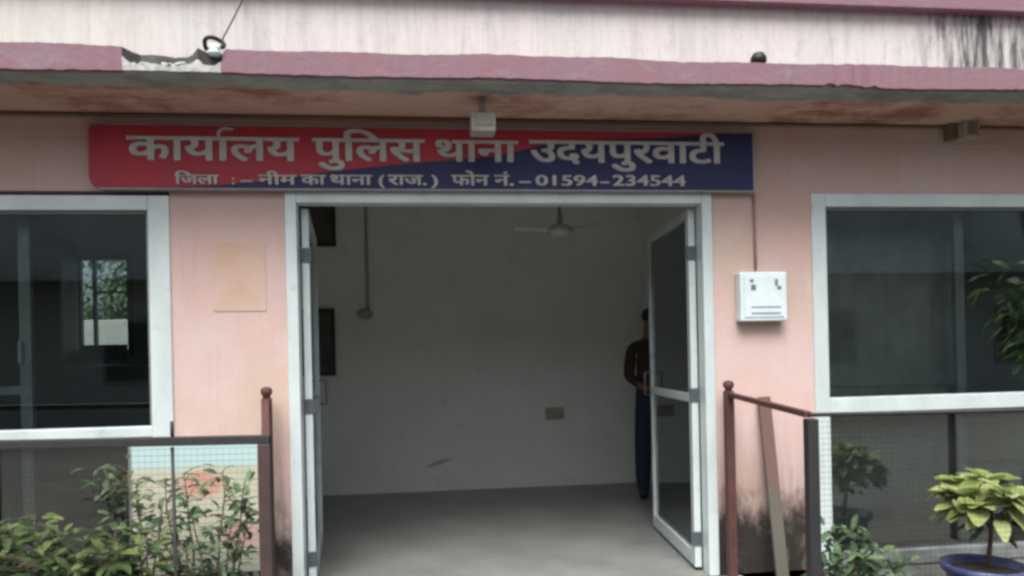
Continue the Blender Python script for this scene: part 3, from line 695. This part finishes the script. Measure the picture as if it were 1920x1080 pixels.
# desk and chair in the left room
a, c = at(60, 690, 2.0), at(300, 690, 2.0)
T = thing('desk', 'dark desk inside the room behind the left window', 'desk', (a.x, 2.0, 0)); dz = a.z
b = MB(); b.box(a.x - .6, c.x, 1.8, 2.5, dz - .03, dz); b.build('desk_top', DESK, T, bevel=.004)
b = MB(); b.box(a.x - .58, c.x - .02, 1.84, 1.86, .05, dz - .03); b.build('front_panel', DESK, T)
for x in (a.x - .55, c.x - .05): b = MB(); b.box(x - .025, x + .025, 2.40, 2.46, 0, dz - .03); b.build('leg', DESK, T)
p = at(195, 668, 2.1)
T = thing('computer_monitor', 'dark rounded monitor standing on the desk in the left room', 'monitor', (p.x, 2.1, dz))
b = MB(); b.box(p.x - .17, p.x + .17, 2.10, 2.13, dz + .05, dz + .17); b.build('screen', DARKTHING, T, bevel=.01)
b = MB(); b.lathe((p.x, 2.12, dz + .001), [(0, 0), (.09, 0), (.085, .01), (.02, .016), (.02, .06), (0, .06)], 20); b.build('stand', DARKTHING, T, True)
p = at(215, 688, 1.9); b = MB()
rng = random.Random(4)
for i in range(7): b.box(p.x - .13 + rng.uniform(-.012, .012), p.x + .09 + rng.uniform(-.012, .012), 1.84, 2.0, dz + .001 + i * .003, dz + .0036 + i * .003)
tag(b.build('paper_stack', PAPER, None), 'small pile of white papers on the dark desk', 'papers')
a, c = at(60, 448, 2.7), at(118, 700, 2.7)
T = thing('steel_cupboard', 'tall olive steel cupboard beside the small back window of the left room', 'cupboard', (a.x, 2.7, 0)); OLV = simple('olive_enamel', (.16, .15, .115), .45)
b = MB(); b.box(a.x, c.x, 2.7, 3.03, .08, a.z); b.build('cabinet', OLV, T, bevel=.008)
for k in (0, 1):
    xa = a.x + (c.x - a.x) * k / 2 + .006; xb = a.x + (c.x - a.x) * (k + 1) / 2 - .006; b = MB(); b.box(xa, xb, 2.682, 2.699, .14, a.z - .04); dr = b.build('door', OLV, T, bevel=.004)
    b = MB(); xh = xb - .03 if k == 0 else xa + .03; b.box(xh - .008, xh + .008, 2.662, 2.682, 1.0, 1.14); b.build('handle', ALU, dr, bevel=.003)
b = MB(); b.box(a.x + .02, c.x - .02, 2.73, 3.0, .001, .079); b.build('plinth', DESK, T)
# curtain inside right room
b = MB(); x0, x1 = 1.80, at(1790, 600, .32).x; n = 60
for i in range(n + 1):
    pass
vs = []; 
for i in range(n + 1):
    t = i / n; x = x0 + (x1 - x0) * t; y = .32 + .012 * math.sin(t * 44) + .008 * math.sin(t * 19 + 1)
    vs += [(x, y, .05), (x, y, 2.6), (x, y + .006, .05), (x, y + .006, 2.6)]
fs = []
for i in range(n): o = i * 4; fs += [(o, o + 4, o + 5, o + 1), (o + 2, o + 3, o + 7, o + 6)]
b.add(vs, fs); CU = thing('curtain', 'grey curtain hanging inside the right window', 'curtain', (x0, .32, 2.6)); b.build('cloth', CURTAIN, CU, True)
b = MB(); b.tube([(x0 - .03, .32, 2.62), (x1 + .05, .32, 2.62)], .014, 8); b.build('rod', IRON, CU, True)

# ------------------------------------------------------------------ person half hidden behind the right door leaf
def skin_body(name, joints, edges, root):
    me = bpy.data.meshes.new(name); me.from_pydata([j[0] for j in joints], edges, [])
    o = bpy.data.objects.new(name, me); COL.objects.link(o)
    o.modifiers.new('skin', 'SKIN'); me.skin_vertices  # layer is added with the modifier
    if not me.skin_vertices: 
        bm = bmesh.new(); bm.from_mesh(me); bm.verts.layers.skin.verify(); bm.to_mesh(me); bm.free()
    for i, j in enumerate(joints):
        sv = me.skin_vertices[0].data[i]; sv.radius = j[1]; sv.use_root = (i == root)
    ss = o.modifiers.new('sub', 'SUBSURF'); ss.levels = 2; ss.render_levels = 2
    e = o.evaluated_get(dg()); m2 = bpy.data.meshes.new_from_object(e); bpy.data.objects.remove(o); return m2
PP = Vector((at(1224, 750, 2.35).x, 2.35, 0)); K = 1.66 / 1.75
J = []; E = []
def jn(x, y, z, r, ry=None, par=None):
    J.append(((x * K, y * K, z * K), (r * K, (ry or r) * K))); i = len(J) - 1
    if par is not None: E.append((par, i))
    return i
pel = jn(0, 0, .93, .15, .115); wa = jn(0, -.005, 1.08, .15, .11, pel); ch = jn(0, 0, 1.27, .175, .12, wa); sh = jn(0, .01, 1.42, .10, .08, ch)
nk = jn(0, .0, 1.50, .064, .062, sh); hd = jn(0, -.015, 1.585, .072, .085, nk); h2 = jn(0, -.01, 1.67, .076, .09, hd); h3 = jn(0, -.005, 1.73, .045, .055, h2)
nose = jn(0, -.115, 1.605, .012, .012, hd)
for s_ in (-1, 1):
    hp = jn(s_ * .085, 0, .86, .095, .095, pel); kn = jn(s_ * .10, -.01, .48, .088, .09, hp); an = jn(s_ * .105, .015, .12, .070, .075, kn)
    ft = jn(s_ * .115, -.07, .05, .058, .048, an); te = jn(s_ * .13, -.18, .035, .05, .035, ft)
    so = jn(s_ * .19, .01, 1.40, .058, .058, sh); eb = jn(s_ * .222, .0, 1.13, .062, .06, so); wr_ = jn(s_ * .12, -.13, 1.03, .030, .026, eb)
    pm = jn(s_ * .062, -.165, 1.015, .030, .018, wr_)
    for k, (oz, ln) in enumerate(((.026, .060), (.009, .070), (-.009, .066), (-.026, .052))):
        f1 = jn(s_ * .030, -.178 - s_ * .012, 1.012 + oz, .0095, .0095, pm); jn(s_ * (.030 - ln * .7), -.182 - s_ * .014, 1.004 + oz, .008, .008, f1)
    t1 = jn(s_ * .055, -.16, 1.052, .010, .010, pm); jn(s_ * .028, -.172, 1.072, .008, .008, t1)
me = skin_body('person', J, E, pel)
SHIRT = simple('maroon_shirt', (.050, .024, .021), .85, sc=20); TROUS = simple('navy_trousers', (.020, .028, .060), .85, sc=20)
SKIN = simple('brown_skin', (.20, .11, .075), .55, var=.1); HAIR = simple('black_hair', (.012, .011, .011), .5); SHOE = simple('black_shoe', (.012, .012, .012), .4)
for m in (SKIN, SHIRT, TROUS, SHOE, HAIR): me.materials.append(m)
for p in me.polygons:
    c = p.center / K; p.use_smooth = True; ax = abs(c.x); arm = ax > .185 and c.z < 1.36
    p.material_index = 0
    if c.z < .085: p.material_index = 3
    elif c.y < -.122 and .92 < c.z < 1.12: p.material_index = 0
    elif arm: p.material_index = 1
    elif c.z < .97: p.material_index = 2
    elif c.z < 1.475: p.material_index = 1
    elif c.z > 1.66 or (c.y > .03 and c.z > 1.54): p.material_index = 4
PO = bpy.data.objects.new('person', me); COL.objects.link(PO); PO.location = PP; PO.rotation_euler = (0, 0, R(-8))
tag(PO, 'person in maroon shirt and navy trousers standing half hidden behind the right door leaf', 'person')
hm = MB(); hm.ball((0, .012, 1.70 * K), .084, .098, .075, 20)
hb = hm.build('hair', HAIR, None, True); hb.parent = PO
for v in hb.data.vertices:
    if v.co.y < -.01 and v.co.z < 1.69 * K: v.co.z = 1.69 * K + (v.co.z - 1.69 * K) * .08
for s_ in (-1, 1):
    ey = MB(); ey.ball((s_ * .031, -.078, 1.632 * K), .010, .008, .006, 8); eo = ey.build('eye', BLACK, None, True); eo.parent = PO

# ------------------------------------------------------------------ trees across the yard (seen in the glass) and behind the back window
def tree_mesh(seed, H, crown_r, nleaf, leaf):
    rng = random.Random(seed); tr = MB(); fo = MB()
    tr.tube([(0, 0, 0), (.06, .02, H * .2), (-.04, .05, H * .42), (.02, 0, H * .7)], [.16, .13, .10, .04], 10)
    blobs = []
    for k in range(13):
        az = k * 2.4; rr = crown_r * rng.uniform(.25, .75); z_ = H * rng.uniform(.38, .88); c = Vector((math.cos(az) * rr, math.sin(az) * rr, z_))
        tr.tube([(0, 0, H * rng.uniform(.25, .5)), c * .6 + Vector((0, 0, H * .18)), c], [.06, .04, .015], 6); blobs.append((c, crown_r * rng.uniform(.32, .55)))
    for i in range(nleaf):
        c, r_ = rng.choice(blobs); d = Vector((rng.gauss(0, 1), rng.gauss(0, 1), rng.gauss(0, .8))).normalized(); p = c + d * r_ * rng.uniform(.45, 1.0) ** .6
        fo.leaf(p, d + Vector((rng.uniform(-.6, .6), rng.uniform(-.6, .6), rng.uniform(-.8, .2))), Vector((rng.uniform(-.5, .5), rng.uniform(-.5, .5), 1)), leaf * rng.uniform(.7, 1.3), leaf * .5, .3, 0, 2)
    return tr, fo
tr, fo = tree_mesh(31, 7.5, 3.0, 5200, .26)
T0 = thing('tree', 'broad green tree across the yard, mirrored in the glass', 'tree', (0, 0, 0), 'trees across the yard')
t_o = tr.build('trunk', BARK, T0, True); c_o = fo.build('crown', LEAF_T, T0, False)
def place(T, loc, rz, sc, lab):
    T.location = loc; T.rotation_euler = (0, 0, rz); T.scale = (sc,) * 3; T['label'] = lab
place(T0, (15.5, -7.5, -.2), 0, .8, 'broad green tree in front of the added grey backdrop across the yard, at the right')
spots = [((-10.5, -9.0, -.2), 2.2, .85, 'broad green tree in front of the added grey backdrop across the yard, at the left'),
         ((21.5, -8.5, -.2), .6, .9, 'green tree at the right end of the yard'),
         ((-4.5, 7.6, -.2), 1.7, .46, 'tree growing behind the building, seen through the back window')]
for loc, rz, sc, lab in spots:
    r_ = T0.copy(); COL.objects.link(r_); place(r_, loc, rz, sc, lab)
    for ch_ in (t_o, c_o): k_ = ch_.copy(); COL.objects.link(k_); k_.parent = r_
# slender young tree whose bright leaves show in the right pane
tr, fo = tree_mesh(77, 2.35, .62, 420, .19)
T = thing('young_tree', 'slender young tree in the yard, mirrored in the right window', 'tree', (5.55, -2.2, -.2))
for m_, nm, mt in ((tr, 'trunk', BARK), (fo, 'crown', LEAF_Y)):
    sxy = .35 if nm == 'trunk' else 1
    m_.v = [(x * sxy + 5.55, y * sxy - 2.2, z_ - .2) for x, y, z_ in m_.v]; m_.build(nm, mt, T, nm == 'trunk')
# pale yard wall behind the building, seen through the back window
YW = MB(); YW.box(-8, 4, 6.0, 6.2, -.2, 1.85); tag(YW.build('yard_wall', WHITE, None, bevel=.01), 'pale yard wall seen through the small back window of the left room', 'wall')

# grey building added behind the camera as backdrop, darkening the glass reflections
OB = thing('reflection_backdrop', 'added unseen grey backdrop shaped as a flat roofed building across the yard, mirrored in the window glass', 'building', (0, -14, -.2))
b = MB(); b.box(-22, 30, -15, -14, -.2, 5.0); b.build('wall', simple('backdrop_grey', (.36, .38, .365), .9, var=.3, sc=.6), OB)
b = MB(); b.box(-22, 30, -14, -12.9, 3.1, 3.25); b.build('ledge', SOFFIT, OB)
for k in range(9):
    x = -19 + k * 5.6; b = MB(); b.box(x, x + 1.7, -13.998, -13.95, .8, 2.3); f_ = b.build('window', DARKALU, OB)
    b = MB(); b.box(x + .08, x + 1.62, -13.949, -13.94, .88, 2.22); b.build('pane', DARKTHING, f_)
